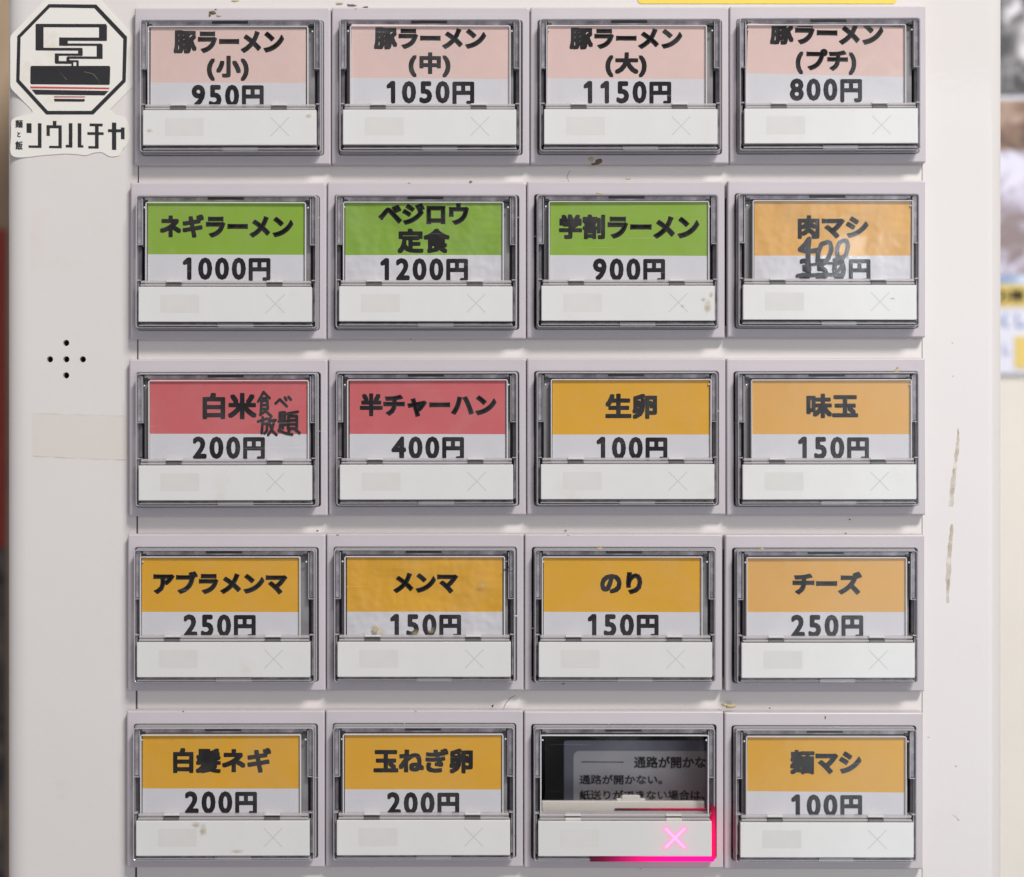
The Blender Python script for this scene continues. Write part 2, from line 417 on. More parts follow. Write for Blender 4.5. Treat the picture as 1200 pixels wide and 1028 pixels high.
# ---- meshes shared by all the buttons (local units about the module centre)
def bezel_mesh():
    bm = bmesh.new()
    cy = -2.5
    loft(bm, [rr(229.4, 184, 1.5, -12), rr(229.4, 184, 1.5, -2.2), rr(227.8, 182.6, 1.5, -.6), rr(225.4, 180.4, 1.5, 0),
              rr(214.5, 159.4, 4, 0, 0, cy), rr(213.3, 158.1, 3.4, -.6, 0, cy), rr(212.5, 157, 3, -2, 0, cy)])
    return bm
def well_mesh(deep):
    bm = bmesh.new(); cy = -2.5
    loft(bm, [rr(212.5, 157, 3, -2, 0, cy), rr(212.5, 157, 3, -deep, 0, cy)], False, True)
    return bm
def case_mesh():
    """clear outer wall"""
    bm = bmesh.new()
    ring(bm, 210.4, 154.6, 1.35, -18, 15.5, 3.5, 0, -2.6, .6)
    ring(bm, 212.3, 156.7, 2.2, -3, 1.0, 3.0, 0, -2.5, .6)
    # inner light rib beside the upper window, stepping out to the wall half way down
    for s in (-1, 1):
        slab(bm, s * 98.6, s * 97.4, 71, 17, 0, 13.5, .3, .3)
        slab(bm, s * 98.6, s * 104, 18, 16.8, 0, 13.5, .3, .3)
        slab(bm, s * 104, s * 99.5, -23.5, -25, 2, 15, .3, .3)
    # lip along the bottom with its lighter catch
    slab(bm, -101, 101, -76.2, -77.6, 0, 17, .4, .4)
    slab(bm, -8, 32, -74.2, -78.8, 2, 15.9, .4, .5)
    slab(bm, -9, -8.3, -73.6, -78.8, 2, 17.6, .2, .2)
    return bm
def block_mesh():
    """smoky moulded blocks between window and wall"""
    bm = bmesh.new()
    for s in (-1, 1):
        slab(bm, s * 99, s * 103.6, 72.5, 18.5, -6, 11, .5, .6)
        slab(bm, s * 100, s * 103.6, 16, -23, -10, 5, .5, .6, 2)
        slab(bm, s * 101.6, s * 103.6, -26, -72, -6, 12, .4, .4)
    slab(bm, -96, 96, 68.2, 72.6, -6, 10.5, .5, .6)
    slab(bm, -100, 100, -74.0, -76.6, -6, 13.5, .5, .6)
    slab(bm, -22, 20, 70.3, 73.3, -6, 11.3, .3, .3, 1)
    for s in (-1, 1): slab(bm, s * 91.5, s * 96.5, 69.8, 66.8, 3, 11.8, .3, .3, 1)
    return bm
def backing_mesh():
    bm = bmesh.new(); slab(bm, -97, 97, 68, -30, -4, 5, .5, 1); return bm
def hinge_mesh():
    bm = bmesh.new()
    slab(bm, -99, 99, -24.8, -28.2, 0, 16.5, .9, 1)
    slab(bm, -99, 99, -29.0, -31.6, 0, 18.4, .9, 1)
    return bm
def tab_mesh():
    bm = bmesh.new()
    slab(bm, -9.2, 9.2, 3.6, 1.6, -6, 2.4, .4, .5, 1); slab(bm, -9.2, 9.2, -.4, -4.0, -6, 3.2, .7, .6, 0); slab(bm, -8.8, 8.8, 1.8, -.6, -6, .2, .2, .2, 2)
    return bm
def strip_mesh():
    bm = bmesh.new(); slab(bm, -100.6, 100.6, -32.2, -73, 2, 20, .7, .9); return bm
def window_mark_mesh():
    bm = bmesh.new(); slab(bm, -75, -30, -41.2, -62, 19.9, 20.06, .02, 1); return bm
def cross_mesh():
    bm = bmesh.new()
    tr = lambda x, y, d: L(x, y, d)
    ribbon(bm, [(47.5, -40.8), (69, -62.5)], 1.1, 20.05, tr, cap=False)
    ribbon(bm, [(47.5, -62.5), (69, -40.8)], 1.1, 20.07, tr, cap=False)
    return bm
def rim_mesh():
    """walls of the flip lid that frames the card"""
    bm = bmesh.new(); ring(bm, 187, 97, 1.5, 8, 15.0, 2.5, 0, 0, .5)
    return bm
def lidpane_mesh():
    bm = bmesh.new(); slab(bm, -92.2, 92.2, 47.2, -47.2, 14.2, 15.2, .3, 1); return bm
def pin_mesh():
    bm = bmesh.new(); bmesh.ops.create_uvsphere(bm, u_segments=10, v_segments=6, radius=1.25 * S); return bm

def lit_strip_mat():
    m = bpy.data.materials.new('lit_indicator'); m.use_nodes = True; nt = m.node_tree; b = nt.nodes['Principled BSDF']
    b.inputs['Base Color'].default_value = (.64, .64, .62, 1); b.inputs['Roughness'].default_value = .22
    tc = nt.nodes.new('ShaderNodeTexCoord'); sp = nt.nodes.new('ShaderNodeSeparateXYZ'); nt.links.new(tc.outputs['Object'], sp.inputs[0])
    def mth(op, a, b_=None, c=None):
        n = nt.nodes.new('ShaderNodeMath'); n.operation = op
        for i, v in enumerate((a, b_, c)):
            if v is None: continue
            if isinstance(v, (int, float)): n.inputs[i].default_value = v
            else: nt.links.new(v, n.inputs[i])
        return n.outputs[0]
    x = mth('SUBTRACT', mth('DIVIDE', sp.outputs[0], S), 58.2); z = mth('ADD', mth('DIVIDE', sp.outputs[2], S), 51.5)
    a = mth('MULTIPLY', mth('ADD', x, z), .7071); b2 = mth('MULTIPLY', mth('SUBTRACT', x, z), .7071)
    def seg(u, v):
        du = mth('MAXIMUM', mth('SUBTRACT', mth('ABSOLUTE', u), 15.0), 0)
        return mth('SQRT', mth('ADD', mth('MULTIPLY', du, du), mth('MULTIPLY', v, v)))
    d = mth('MINIMUM', seg(a, b2), seg(b2, a))
    core = mth('EXPONENT', mth('MULTIPLY', mth('POWER', mth('DIVIDE', d, 1.35), 2), -1))
    halo = mth('EXPONENT', mth('MULTIPLY', mth('POWER', mth('DIVIDE', d, 3.6), 2), -1))
    def sc(col, f):
        n = nt.nodes.new('ShaderNodeVectorMath'); n.operation = 'SCALE'; n.inputs[0].default_value = col; nt.links.new(f, n.inputs['Scale']); return n.outputs[0]
    ad = nt.nodes.new('ShaderNodeVectorMath'); ad.operation = 'ADD'
    nt.links.new(sc((.60, .26, .62), core), ad.inputs[0]); nt.links.new(sc((.42, .015, .16), halo), ad.inputs[1])
    nt.links.new(ad.outputs[0], b.inputs['Emission Color']); b.inputs['Emission Strength'].default_value = 1.0
    wide = mth('EXPONENT', mth('MULTIPLY', mth('POWER', mth('DIVIDE', d, 15.0), 2), -1))
    ad2 = nt.nodes.new('ShaderNodeVectorMath'); ad2.operation = 'ADD'; nt.links.new(ad.outputs[0], ad2.inputs[0]); nt.links.new(sc((.07, .0, .015), wide), ad2.inputs[1])
    nt.links.new(ad2.outputs[0], b.inputs['Emission Color'])
    # the lamp colours the plastic right over it
    mx = nt.nodes.new('ShaderNodeMix'); mx.data_type = 'RGBA'; mx.inputs[6].default_value = (.64, .64, .62, 1); mx.inputs[7].default_value = (.62, .35, .48, 1)
    nt.links.new(halo, mx.inputs[0]); nt.links.new(mx.outputs[2], b.inputs['Base Color'])
    return m
def led_mat(name, col, strength, x0, x1, lo=0.0, axis=0, p=2.0):
    """light-piping acrylic and the added ledge glow: glow grows from x0 to x1 (object units) along one axis"""
    m = bpy.data.materials.new(name); m.use_nodes = True; nt = m.node_tree; b = nt.nodes['Principled BSDF']
    b.inputs['Base Color'].default_value = (.10, .004, .02, 1); b.inputs['Roughness'].default_value = .3; b.inputs['Specular IOR Level'].default_value = .2
    tc = nt.nodes.new('ShaderNodeTexCoord'); sp = nt.nodes.new('ShaderNodeSeparateXYZ'); nt.links.new(tc.outputs['Object'], sp.inputs[0])
    r = nt.nodes.new('ShaderNodeMapRange'); r.interpolation_type = 'SMOOTHSTEP'
    r.inputs[1].default_value = x0 * S; r.inputs[2].default_value = x1 * S; r.inputs[3].default_value = lo; r.inputs[4].default_value = strength
    nt.links.new(sp.outputs[axis], r.inputs[0]); nt.links.new(r.outputs[0], b.inputs['Emission Strength'])
    b.inputs['Emission Color'].default_value = (*col, 1)
    return m

protos = {}
def sub(name, builder, mats, parent, loc=None, smooth=False):
    if name + builder.__name__ not in protos:
        o = newobj(name, builder(), mats, parent, loc, smooth); protos[name + builder.__name__] = o.data
        return o
    o = bpy.data.objects.new(name, protos[name + builder.__name__]); C.objects.link(o); o.parent = parent
    if loc is not None: o.location = loc
    return o

# ---- price cards: left, right, top, band bottom, tilt, colour, lines [(text, x0, x1, y0, y1)], price, yen right edge, price top
CARDS = [
 [(176.5, 358.5, 33.5, 97, .15, 'pink', [('豚ラーメン', 204, 333.3, 36, 62.7), ('(小)', 243, 291, 66, 94.3)], '950', 309.3, 99.3),
  (411.5, 597, 29.3, 92, .5, 'pink', [('豚ラーメン', 438.8, 570, 32.8, 58), ('(中)', 479.4, 527.4, 62, 90)], '1050', 556, 95),
  (641.8, 826.5, 29.8, 92.3, .3, 'pink', [('豚ラーメン', 668, 800, 33, 58), ('(大)', 710, 757.3, 62, 90)], '1150', 786.8, 95),
  (875.2, 1059.5, 30.0, 88, 1.4, 'pink', [('豚ラーメン', 903, 1035.6, 25.5, 53), ('(プチ)', 933, 1003, 57, 87)], '800', 1010.4, 92)],
 [(173.3, 356.2, 236.4, 298.4, .2, 'green', [('ネギラーメン', 188, 344.2, 252, 279)], '1000', 317.2, 301.8),
  (404.6, 587.7, 236.4, 299, 0, 'green', [('ベジロウ', 443, 549.8, 238, 264), ('定食', 466.3, 526.7, 268.5, 296.4)], '1200', 548.7, 302.6),
  (644.7, 829, 236.6, 299.5, .3, 'green', [('学割ラーメン', 655.6, 819.9, 252, 280.3)], '900', 779.6, 302.8),
  (884, 1067.3, 236.4, 299.7, 0, 'amber', [('肉マシ', 935.3, 1018.1, 253, 280.2)], '350', 1020.3, 303)],
 [(176, 360.6, 445, 508.6, .1, 'red', [('白米', 238, 300.3, 461, 490.8)], '200', 310.7, 511.6),
  (409.8, 592.2, 445.5, 508.8, .1, 'red', [('半チャーハン', 422.3, 582.2, 461.7, 489)], '400', 544, 511.5),
  (647.5, 831.4, 445.8, 509.3, 0, 'orange', [('生卵', 710, 769.4, 462, 490.6)], '100', 782.3, 512),
  (881.8, 1066.4, 445.7, 509, 0, 'amber', [('味玉', 945.5, 1005, 462, 489.7)], '150', 1018.5, 511.8)],
 [(166.4, 350.2, 654.4, 717.3, .1, 'orange', [('アブラメンマ', 179.4, 337.2, 669.2, 697)], '250', 299.9, 720),
  (406.7, 588.9, 653.5, 717, 0, 'orange', [('メンマ', 460.5, 537.2, 670.8, 696)], '150', 540.6, 719.6),
  (637.2, 820.7, 653.6, 717.3, .15, 'orange', [('のり', 704, 753, 670.2, 696.8)], '150', 772, 719.6),
  (875.8, 1060.5, 654.4, 717.3, 0, 'amber', [('チーズ', 928.4, 1010.5, 669.6, 697.5)], '250', 1011.8, 720.4)],
 [(167.2, 350.3, 860.4, 924.2, .1, 'orange', [('白髪ネギ', 203.5, 317.3, 877, 905.6)], '200', 301.4, 927.2),
  (404.3, 587.4, 861.8, 925.2, .1, 'orange', [('玉ねぎ卵', 438.3, 553.6, 877.7, 906)], '200', 538.4, 928.2),
  None,
  (875.6, 1060, 864.2, 928, .55, 'orange', [('麺マシ', 926.2, 1010, 879.6, 907.8)], '100', 1010.5, 931)]]
CARD_LABELS = [
 ['pink card priced 950 yen in the top left button', 'pink card priced 1050 yen, second in the top row', 'pink card priced 1150 yen, third in the top row', 'tilted pink card priced 800 yen, its top line cut off'],
 ['green card priced 1000 yen, leftmost of the green cards', 'green card priced 1200 yen with two lines of lettering on its band', 'green card priced 900 yen, rightmost of the green cards', 'orange card with its price crossed out and 400 handwritten above it'],
 ['red card priced 200 yen with small handwriting beside the print', 'red card priced 400 yen with clean print only', 'orange card priced 100 yen to the right of the two red cards', 'orange card priced 150 yen in the rightmost button of the middle row'],
 ['orange card priced 250 yen in the leftmost button, long katakana line', 'stained creased orange card priced 150 yen with smeared brown dirt on the digits', 'clean orange card priced 150 yen with two hiragana letters', 'orange card priced 250 yen in the rightmost button, three characters on it'],
 ['orange card priced 200 yen in the bottom left button', 'orange card priced 200 yen between the bottom left button and the empty one', None, 'orange card priced 100 yen in the bottom right button']]

CD = 11.5   # depth of the cards
for r_ in range(5):
    for c_ in range(4):
        x0, x1 = seams[r_][c_], seams[r_][c_ + 1]
        mx, my = (x0 + x1) / 2, tops[r_][c_] + 92
        ctr = Pm(mx, my, 0)
        lit = (r_ == 4 and c_ == 2)
        card = CARDS[r_][c_]
        key = 'lit' if lit else 'plain'
        # the part: the clear case; its bezel, lid, hinge, strip are sub-parts
        if 'case' not in protos:
            b = newobj('button', case_mesh(), M['edge'], machine, ctr); protos['case'] = b.data
        else:
            b = bpy.data.objects.new('button', protos['case']); C.objects.link(b); b.parent = machine; b.location = ctr
        b.rotation_euler = (math.radians(random.uniform(-.25, .25)), math.radians(random.uniform(-.12, .12)), math.radians(random.uniform(-.25, .25)))
        if lit: b['label'] = 'button with an empty dark window and a glowing pink cross'
        bz = sub('bezel', bezel_mesh, M['bezel'], b)
        gap = 3.0 if (r_ in (1, 3) and c_ == 2) else 1.0
        bz.scale.x = (x1 - x0 - gap) / 229.4
        if gap > 1.5: bz.location.x = -1.0 * S
        def well_deep(): return well_mesh(6)
        if lit:
            wl = newobj('well', well_mesh(150), M['slot'], b)
        else:
            sub('well', well_deep, M['well'], b)
        sub('inner_block', block_mesh, [M['block'], M['slot'], M['well']], b)
        sub('hinge_bar', hinge_mesh, M['hinge'], b)
        tabs = [sub('hinge_tab', tab_mesh, [M['tab'], M['tablight'], M['slot']], b, L(tx, -28.3, 16)) for tx in (-60, 57)]
        if not lit:
            sub('backing_plate', backing_mesh, M['backing'], b)
            st = sub('indicator_strip', strip_mesh, M['white_strip'], b)
            sub('cross_mark', cross_mesh, M['faintx'], b)
        else:
            newobj('indicator_strip', strip_mesh(), lit_strip_mat(), b)
            for t in tabs: t.data = t.data.copy(); t.data.materials[0] = M['cream']
        sub('lamp_window', window_mark_mesh, M['faint'], b)
        # lid sits where its card sits
        if card:
            ccx = (card[0] + card[1]) / 2; lx = ((ccx - 600) * (DP - 12) / DP - (mx - 600))
            lx = max(-6.5, min(6.5, lx))
        else: lx = 0
        lt = 66.8
        cyl = lt - 48.5
        lid = sub('lid_rim', rim_mesh, M['ringm'], b, L(lx, cyl, 0))
        if lit: lid.scale.x = 1.05
        sub('lid_pane', lidpane_mesh, M['pane'], b, L(lx, cyl, 0))
        for s in (-1, 1):
            sub('pin', pin_mesh, M['screw'], b, L(s * 95.2, 60.5, 13), True)

        if not card: continue
        L0, R0, T0, B0, tilt, col, lines, price, yr, pt = card
        hy = tops[r_][c_] + 92 + 34      # tucked behind the hinge
        cx, cy = (L0 + R0) / 2, (T0 + hy) / 2
        org = P(cx, cy, CD)
        ca, sa = math.cos(math.radians(tilt)), math.sin(math.radians(tilt))
        f = (DP - CD) / DP
        def tr(px, py, d=0, cx=cx, cy=cy, ca=ca, sa=sa):
            x, y = px - cx, py - cy
            return Vector(((x * ca - y * sa) * S * f, -d * S, -(x * sa + y * ca) * S * f))
        def trn(px, py, d=0, cx=cx, cy=cy):   # letters are measured where they stand: only their own small slant
            return Vector(((px - cx) * S * f, -d * S, -(py - cy) * S * f))
        bm = bmesh.new()
        ys = [T0, B0, hy]
        ftl = [[bm.verts.new(tr(x, y, 0)) for x in (L0, R0)] for y in ys]
        bk = [[bm.verts.new(tr(x, y, -1)) for x in (L0, R0)] for y in (T0, hy)]
        bm.faces.new((ftl[0][0], ftl[0][1], ftl[1][1], ftl[1][0])).material_index = 1
        bm.faces.new((ftl[1][0], ftl[1][1], ftl[2][1], ftl[2][0])).material_index = 0
        bm.faces.new((bk[0][0], bk[0][1], bk[1][1], bk[1][0]))
        bm.faces.new((ftl[0][0], ftl[0][1], bk[0][1], bk[0][0])); bm.faces.new((ftl[2][0], ftl[2][1], bk[1][1], bk[1][0]))
        pre = 'x_' if (r_, c_) in ((1, 1), (1, 3), (3, 1)) else 'c_'
        co = newobj('price_card', bm, [M[pre + 'white'], M[pre + col]], None, org)
        tag(co, CARD_LABELS[r_][c_], 'price card', 'printed price cards in the buttons')
        small = tilt * .6
        for k, (t, a, b_, c, d_) in enumerate(lines):
            V, F = line_polys(t, 1.0, .042)
            K = line_polys.kinds; V = fit(V, a, b_, c, d_, .8)
            lc = ((a + b_) / 2, (c + d_) / 2); q = math.radians(small)
            V = [(lc[0] + (x - lc[0]) * math.cos(q) - (y - lc[1]) * math.sin(q), lc[1] + (x - lc[0]) * math.sin(q) + (y - lc[1]) * math.cos(q)) for x, y in V]
            bm = bmesh.new(); bold(bm, V, [f for f, k in zip(F, K) if k], .5, .15, trn); bold(bm, V, [f for f, k in zip(F, K) if not k], 1.4, .15, trn)
            if c < T0 + 1:     # the print runs off the top edge of the paper
                z = trn(0, T0 + .4).z
                bmesh.ops.bisect_plane(bm, geom=bm.verts[:] + bm.edges[:] + bm.faces[:], plane_co=(0, 0, z), plane_no=(0, 0, 1), clear_outer=True)
            newobj('lettering', bm, M['black'], co)
        V, F, rb = price_polys(price, yr, pt)
        bm = bmesh.new(); bold(bm, V, F, rb, .15, trn, soft=True); newobj('price', bm, M['black'], co)
        if (r_, c_) == (1, 3):
            bm = bmesh.new(); k = lambda pts: [(900 + x / 8.0, 230 + y / 8.0) for x, y in pts]
            ribbon(bm, k([(385, 400), (350, 450), (300, 500), (370, 520), (440, 510), (470, 505)]), 5.6, .5, trn)
            ribbon(bm, k([(385, 405), (375, 500), (375, 600), (385, 690)]), 5.8, .6, trn)
            ribbon(bm, k([(560, 430), (500, 450), (470, 530), (465, 610), (500, 650), (560, 590), (595, 500), (580, 440), (560, 430)]), 5.4, .7, trn)
            ribbon(bm, k([(710, 415), (665, 440), (645, 500), (650, 560), (690, 590), (730, 550), (750, 470), (735, 420), (710, 415)]), 5.2, .8, trn)
            ribbon(bm, k([(275, 748), (330, 735), (400, 742), (520, 735), (700, 740)]), 4.4, .9, trn)
            ribbon(bm, k([(330, 655), (420, 640), (560, 628), (700, 640)]), 3.0, 1.0, trn)
            ribbon(bm, k([(620, 600), (690, 570), (700, 650), (640, 720)]), 4.4, 1.1, trn)
            newobj('handwriting', bm, M['marker'], co)
        if (r_, c_) == (2, 0):
            bm = bmesh.new(); k = lambda pts: [(140 + x / 4.615, 410 + y / 4.615) for x, y in pts]
            for n_, q in enumerate([
                [(780, 228), (765, 255), (750, 280)], [(780, 230), (800, 250), (812, 262)], [(775, 262), (795, 262)],
                [(768, 275), (765, 340), (762, 352)], [(768, 278), (800, 275), (803, 320)], [(768, 300), (800, 298)], [(768, 320), (802, 320)],
                [(762, 352), (785, 335)], [(790, 330), (822, 360)],
                [(845, 290), (868, 268), (905, 305)], [(895, 258), (903, 272)], [(915, 255), (928, 270)],
                [(750, 388), (800, 372)], [(775, 365), (775, 390), (770, 450)], [(775, 400), (800, 398), (797, 440), (785, 452)],
                [(815, 372), (805, 400)], [(812, 385), (845, 380)], [(838, 385), (825, 430), (805, 460)], [(812, 395), (828, 440), (850, 460)],
                [(868, 340), (895, 338), (895, 372), (868, 374), (868, 340)], [(868, 356), (895, 355)], [(862, 388), (905, 385)], [(884, 388), (884, 425)],
                [(884, 405), (902, 404)], [(872, 400), (865, 440)], [(862, 435), (900, 452), (935, 458)],
                [(910, 345), (965, 335)], [(935, 340), (930, 358)], [(915, 360), (913, 425)], [(915, 360), (960, 358), (960, 425)], [(915, 382), (958, 380)],
                [(915, 402), (958, 402)], [(913, 425), (960, 425)], [(925, 428), (912, 450)], [(950, 428), (975, 450)]]):
                ribbon(bm, k(q), 3.2, .3 + .02 * n_, trn)
            newobj('handwriting', bm, M['marker'], co)

# ---- extra pieces of the lit button
mx, my = (613.5 + 848.3) / 2, 833.6 + 92
lb = [o for o in C.objects if o.get('label', '').startswith('button with an empty')][0]
bm = bmesh.new()
slab(bm, -96, 96, -15.2, -30, -13, -8, 1, 1)
slab(bm, -2, 20, -8.5, -17, -13, -9, 1, 2); slab(bm, -8, 26, -12.6, -17, -13, -9.5, 1, 1)
newobj('ledge', bm, M['cream'], lb)
led_b = led_mat('glowing_bottom_edge', (1.0, .0, .24), 1.5, -38, 62, 0.02)
bm = bmesh.new(); slab(bm, -40, 103.5, -73.6, -79.6, 2, 18, .5, .8); newobj('glowing_edge', bm, led_b, lb)
led_s = led_mat('glowing_side_edge', (1.0, .0, .10), 1.3, -4, -60, 0.0, axis=2)
bm = bmesh.new(); slab(bm, 101.4, 105.4, -16, -77, 2, 17.6, .5, .8); newobj('glowing_edge', bm, led_s, lb)
led_l = led_mat('ledge_spill_glow', (1.0, .0, .10), .30, -10, 60, 0.0)  # added glowing strip, stands in for LED light spilling onto the ledge
bm = bmesh.new(); slab(bm, -10, 97, -23.2, -25.2, -7, -5, .4, .4); newobj('glowing_edge', bm, led_l, lb)

# the notice seen through the empty window
n0 = P(790, 905, -70)
note = bmesh.new()
def Pn(px, py, d=0): return P(px, py, -70 + d) - n0
def rrw(bm, x0, x1, y0, y1, d0, d1, r, mi):
    f_ = (DP + 70) / DP
    cxx, cyy = (x0 + x1) / 2, (y0 + y1) / 2
    o_ = Pn(cxx, cyy); 
    lo_ = [[p + Vector((o_.x, 0, o_.z)) for p in rr((x1 - x0) * f_, (y1 - y0) * f_, r, dd)] for dd in (d0, d1)]
    loft(bm, lo_, True, True, mi)
M['note'] = mat('grey_notice', (.62, .60, .60), .4, .4, var=.05)
M['note_edge'] = mat('slate_border', (.20, .20, .26), .4, .4)
rrw(note, 661, 900, 868, 990, -3, 0, 3, 1); rrw(note, 672, 890, 880, 980, 0.1, .6, 7, 0)
no = newobj('notice_plate', note, [M['note'], M['note_edge']], None, n0)
tag(no, 'grey printed notice inside the machine, seen through the empty button window', 'notice')
bm = bmesh.new()
trx = lambda x, y, d: Pn(x, y, d)
for t, a, b_, c, d_, rb in (('通路が開かない', 743, 841, 886.5, 900.5, .45), ('通路が開かない。', 679, 776, 908, 919.5, .35), ('紙送りができない場合は、', 679, 826, 926, 937.5, .35)):
    V, F = line_polys(t); bold(bm, fit(V, a, b_, c, d_, rb), F, rb, .8, trx, n=6)
ribbon(bm, [(681, 893), (731, 893.3)], 1.1, .8, trx, cap=False)
newobj('lettering', bm, M['black'], no)

# ------------------------------------------------------------------ shop sticker, top left
so = P(82, 90, PD)
def Ps(px, py, d=0): return P(px, py, PD + d) - so
def zs(pts, k=5.1375): return [(x / k, y / k) for x, y in pts]
def plate(bm, pts, d0, d1, mi=0):
    a = [bm.verts.new(Ps(x, y, d0)) for x, y in pts]; b = [bm.verts.new(Ps(x, y, d1)) for x, y in pts]
    bm.faces.new(b).material_index = mi
    n = len(pts)
    for i in range(n): bm.faces.new((a[i], a[(i + 1) % n], b[(i + 1) % n], b[i])).material_index = mi
def fillet(pts, r, seg=4):
    out = []
    n = len(pts)
    for i in range(n):
        p0, p1, p2 = Vector(pts[i - 1]), Vector(pts[i]), Vector(pts[(i + 1) % n])
        a = p1 + (p0 - p1).normalized() * min(r, (p0 - p1).length / 2); b = p1 + (p2 - p1).normalized() * min(r, (p2 - p1).length / 2)
        for k in range(seg + 1):
            t = k / seg; q = a * (1 - t) ** 2 + p1 * 2 * t * (1 - t) + b * t * t; out.append((q.x, q.y))
    return out
bm = bmesh.new()
outl = fillet(zs([(270, 2), (600, 2), (800, 215), (800, 520), (655, 668), (700, 700), (745, 706), (770, 745), (783, 830), (760, 880), (735, 900), (720, 940), (660, 945), (615, 915), (560, 920), (520, 938), (470, 930), (400, 925), (260, 935), (180, 945), (110, 950), (68, 940), (60, 900), (66, 830), (68, 720), (110, 700), (190, 690), (200, 670), (62, 530), (62, 215)]), 4)
a = [bm.verts.new(Ps(x, y, 0)) for x, y in outl]; b = [bm.verts.new(Ps(x, y, .9)) for x, y in outl]
n = len(outl)
from mathutils.geometry import tessellate_polygon
for t in tessellate_polygon([[Vector((x, y, 0)) for x, y in outl]]): bm.faces.new([b[i] for i in t])
for i in range(n): bm.faces.new((a[i], a[(i + 1) % n], b[(i + 1) % n], b[i]))
stk = newobj('shop_sticker', bm, M['sticker'], None, so)
tag(stk, 'white die-cut sticker with octagon bowl emblem and katakana, top left of the panel', 'sticker')
bm = bmesh.new()
oct_o = zs([(293, 25), (580, 28), (765, 222), (757, 492), (562, 690), (278, 690), (97, 492), (104, 218)])
oct_i = zs([(300, 46), (568, 50), (742, 235), (736, 482), (550, 668), (288, 668), (118, 482), (124, 226)])
vo = [bm.verts.new(Ps(x, y, 1.1)) for x, y in oct_o]; vi = [bm.verts.new(Ps(x, y, 1.1)) for x, y in oct_i]
for i in range(8): bm.faces.new((vo[i], vo[(i + 1) % 8], vi[(i + 1) % 8], vi[i]))
newobj('octagon_outline', bm, M['ink'], stk)
bm = bmesh.new()
# bowl
def poly(bm, pts, d, mi=0):
    bm.faces.new([bm.verts.new(Ps(x, y, d)) for x, y in pts]).material_index = mi
poly(bm, fillet(zs([(183, 397), (664, 397), (661, 512), (182, 508)]), 2.2), 1.1)
poly(bm, zs([(183, 521), (658, 528), (658, 538), (183, 532)]), 1.1, 1)
poly(bm, zs([(190, 540), (655, 548), (628, 575), (215, 570)]), 1.1)
poly(bm, zs([(326, 578), (513, 580), (513, 588), (326, 588)]), 1.1, 2)
poly(bm, fillet(zs([(324, 595), (512, 597), (508, 613), (328, 612)]), 1), 1.1)
newobj('bowl_emblem', bm, [M['ink'], M['inkred'], M['inkpink']], stk)
bm = bmesh.new()
tk = lambda x, y, d: Ps(x / 5.1375, y / 5.1375, d)
def bars(lst, d=1.15):
    for q, (x0, y0, x1, y1) in enumerate(lst):
        poly(bm, zs([(x0, y0), (x1, y0 + 1), (x1, y1 + 1), (x0, y1)]), d + .004 * q)
# zig-zag noodle / steam outline
bars([(216, 144, 640, 164), (214, 150, 262, 302), (596, 152, 644, 244), (356, 226, 640, 246), (356, 226, 408, 276), (404, 262, 612, 276), (582, 266, 618, 354), (404, 340, 616, 354),
      (218, 288, 496, 304), (470, 296, 498, 334), (330, 322, 494, 336), (330, 324, 354, 382), (338, 368, 436, 384), (430, 372, 442, 400),
      (400, 346, 418, 372), (410, 362, 470, 374), (460, 364, 474, 400)])
newobj('steam_emblem', bm, M['ink'], stk)
bm = bmesh.new()
bars([(160, 742, 190, 800), (228, 742, 250, 888), (172, 876, 250, 890),                                                     # so
      (280, 760, 300, 818), (280, 754, 372, 772), (318, 728, 340, 760), (352, 762, 372, 888), (296, 878, 372, 892),                # u
      (414, 742, 436, 886), (396, 872, 436, 888), (468, 742, 490, 886), (468, 874, 502, 888),                                   # ru
      (540, 744, 618, 760), (526, 796, 624, 812), (572, 752, 594, 892), (532, 880, 594, 894),                                  # chi
      (650, 778, 748, 796), (674, 738, 700, 902), (728, 768, 750, 838)])                                                        # ya
newobj('sticker_lettering', bm, M['ink'], stk)
bm = bmesh.new()
for t, a, b_, c, d_ in (('麺', 92, 137, 722, 770), ('と', 104, 124, 794, 826), ('飯', 92, 137, 850, 902)):
    V, F = line_polys(t); bold(bm, fit(V, a / 5.1375, b_ / 5.1375, c / 5.1375, d_ / 5.1375, .25), F, .25, 1.2, Ps, n=6)
newobj('sticker_small_lettering', bm, M['ink'], stk)
bm = bmesh.new()
for q in ([(350, 415), (370, 445), (400, 480)], [(505, 432), (560, 445), (590, 480), (600, 500)]): ribbon(bm, zs(q), .45, 1.3, Ps, cap=False)
newobj('scratch', bm, M['smudge'], stk)

# ------------------------------------------------------------------ yellow label at the top edge
yo = P(899, -30, PD)
bm = bmesh.new(); f_ = (DP - PD) / DP
loft(bm, [rr(304 * f_, 70 * f_, 5, 0), rr(304 * f_, 70 * f_, 5, .8)], True, True)
yl = newobj('yellow_label', bm, M['yellow'], None, yo + Vector((0, 0, 0))); 
tag(yl, 'yellow label with rounded corners cut by the top edge of the picture', 'label')
yl.location = P(899, -30.5, PD)

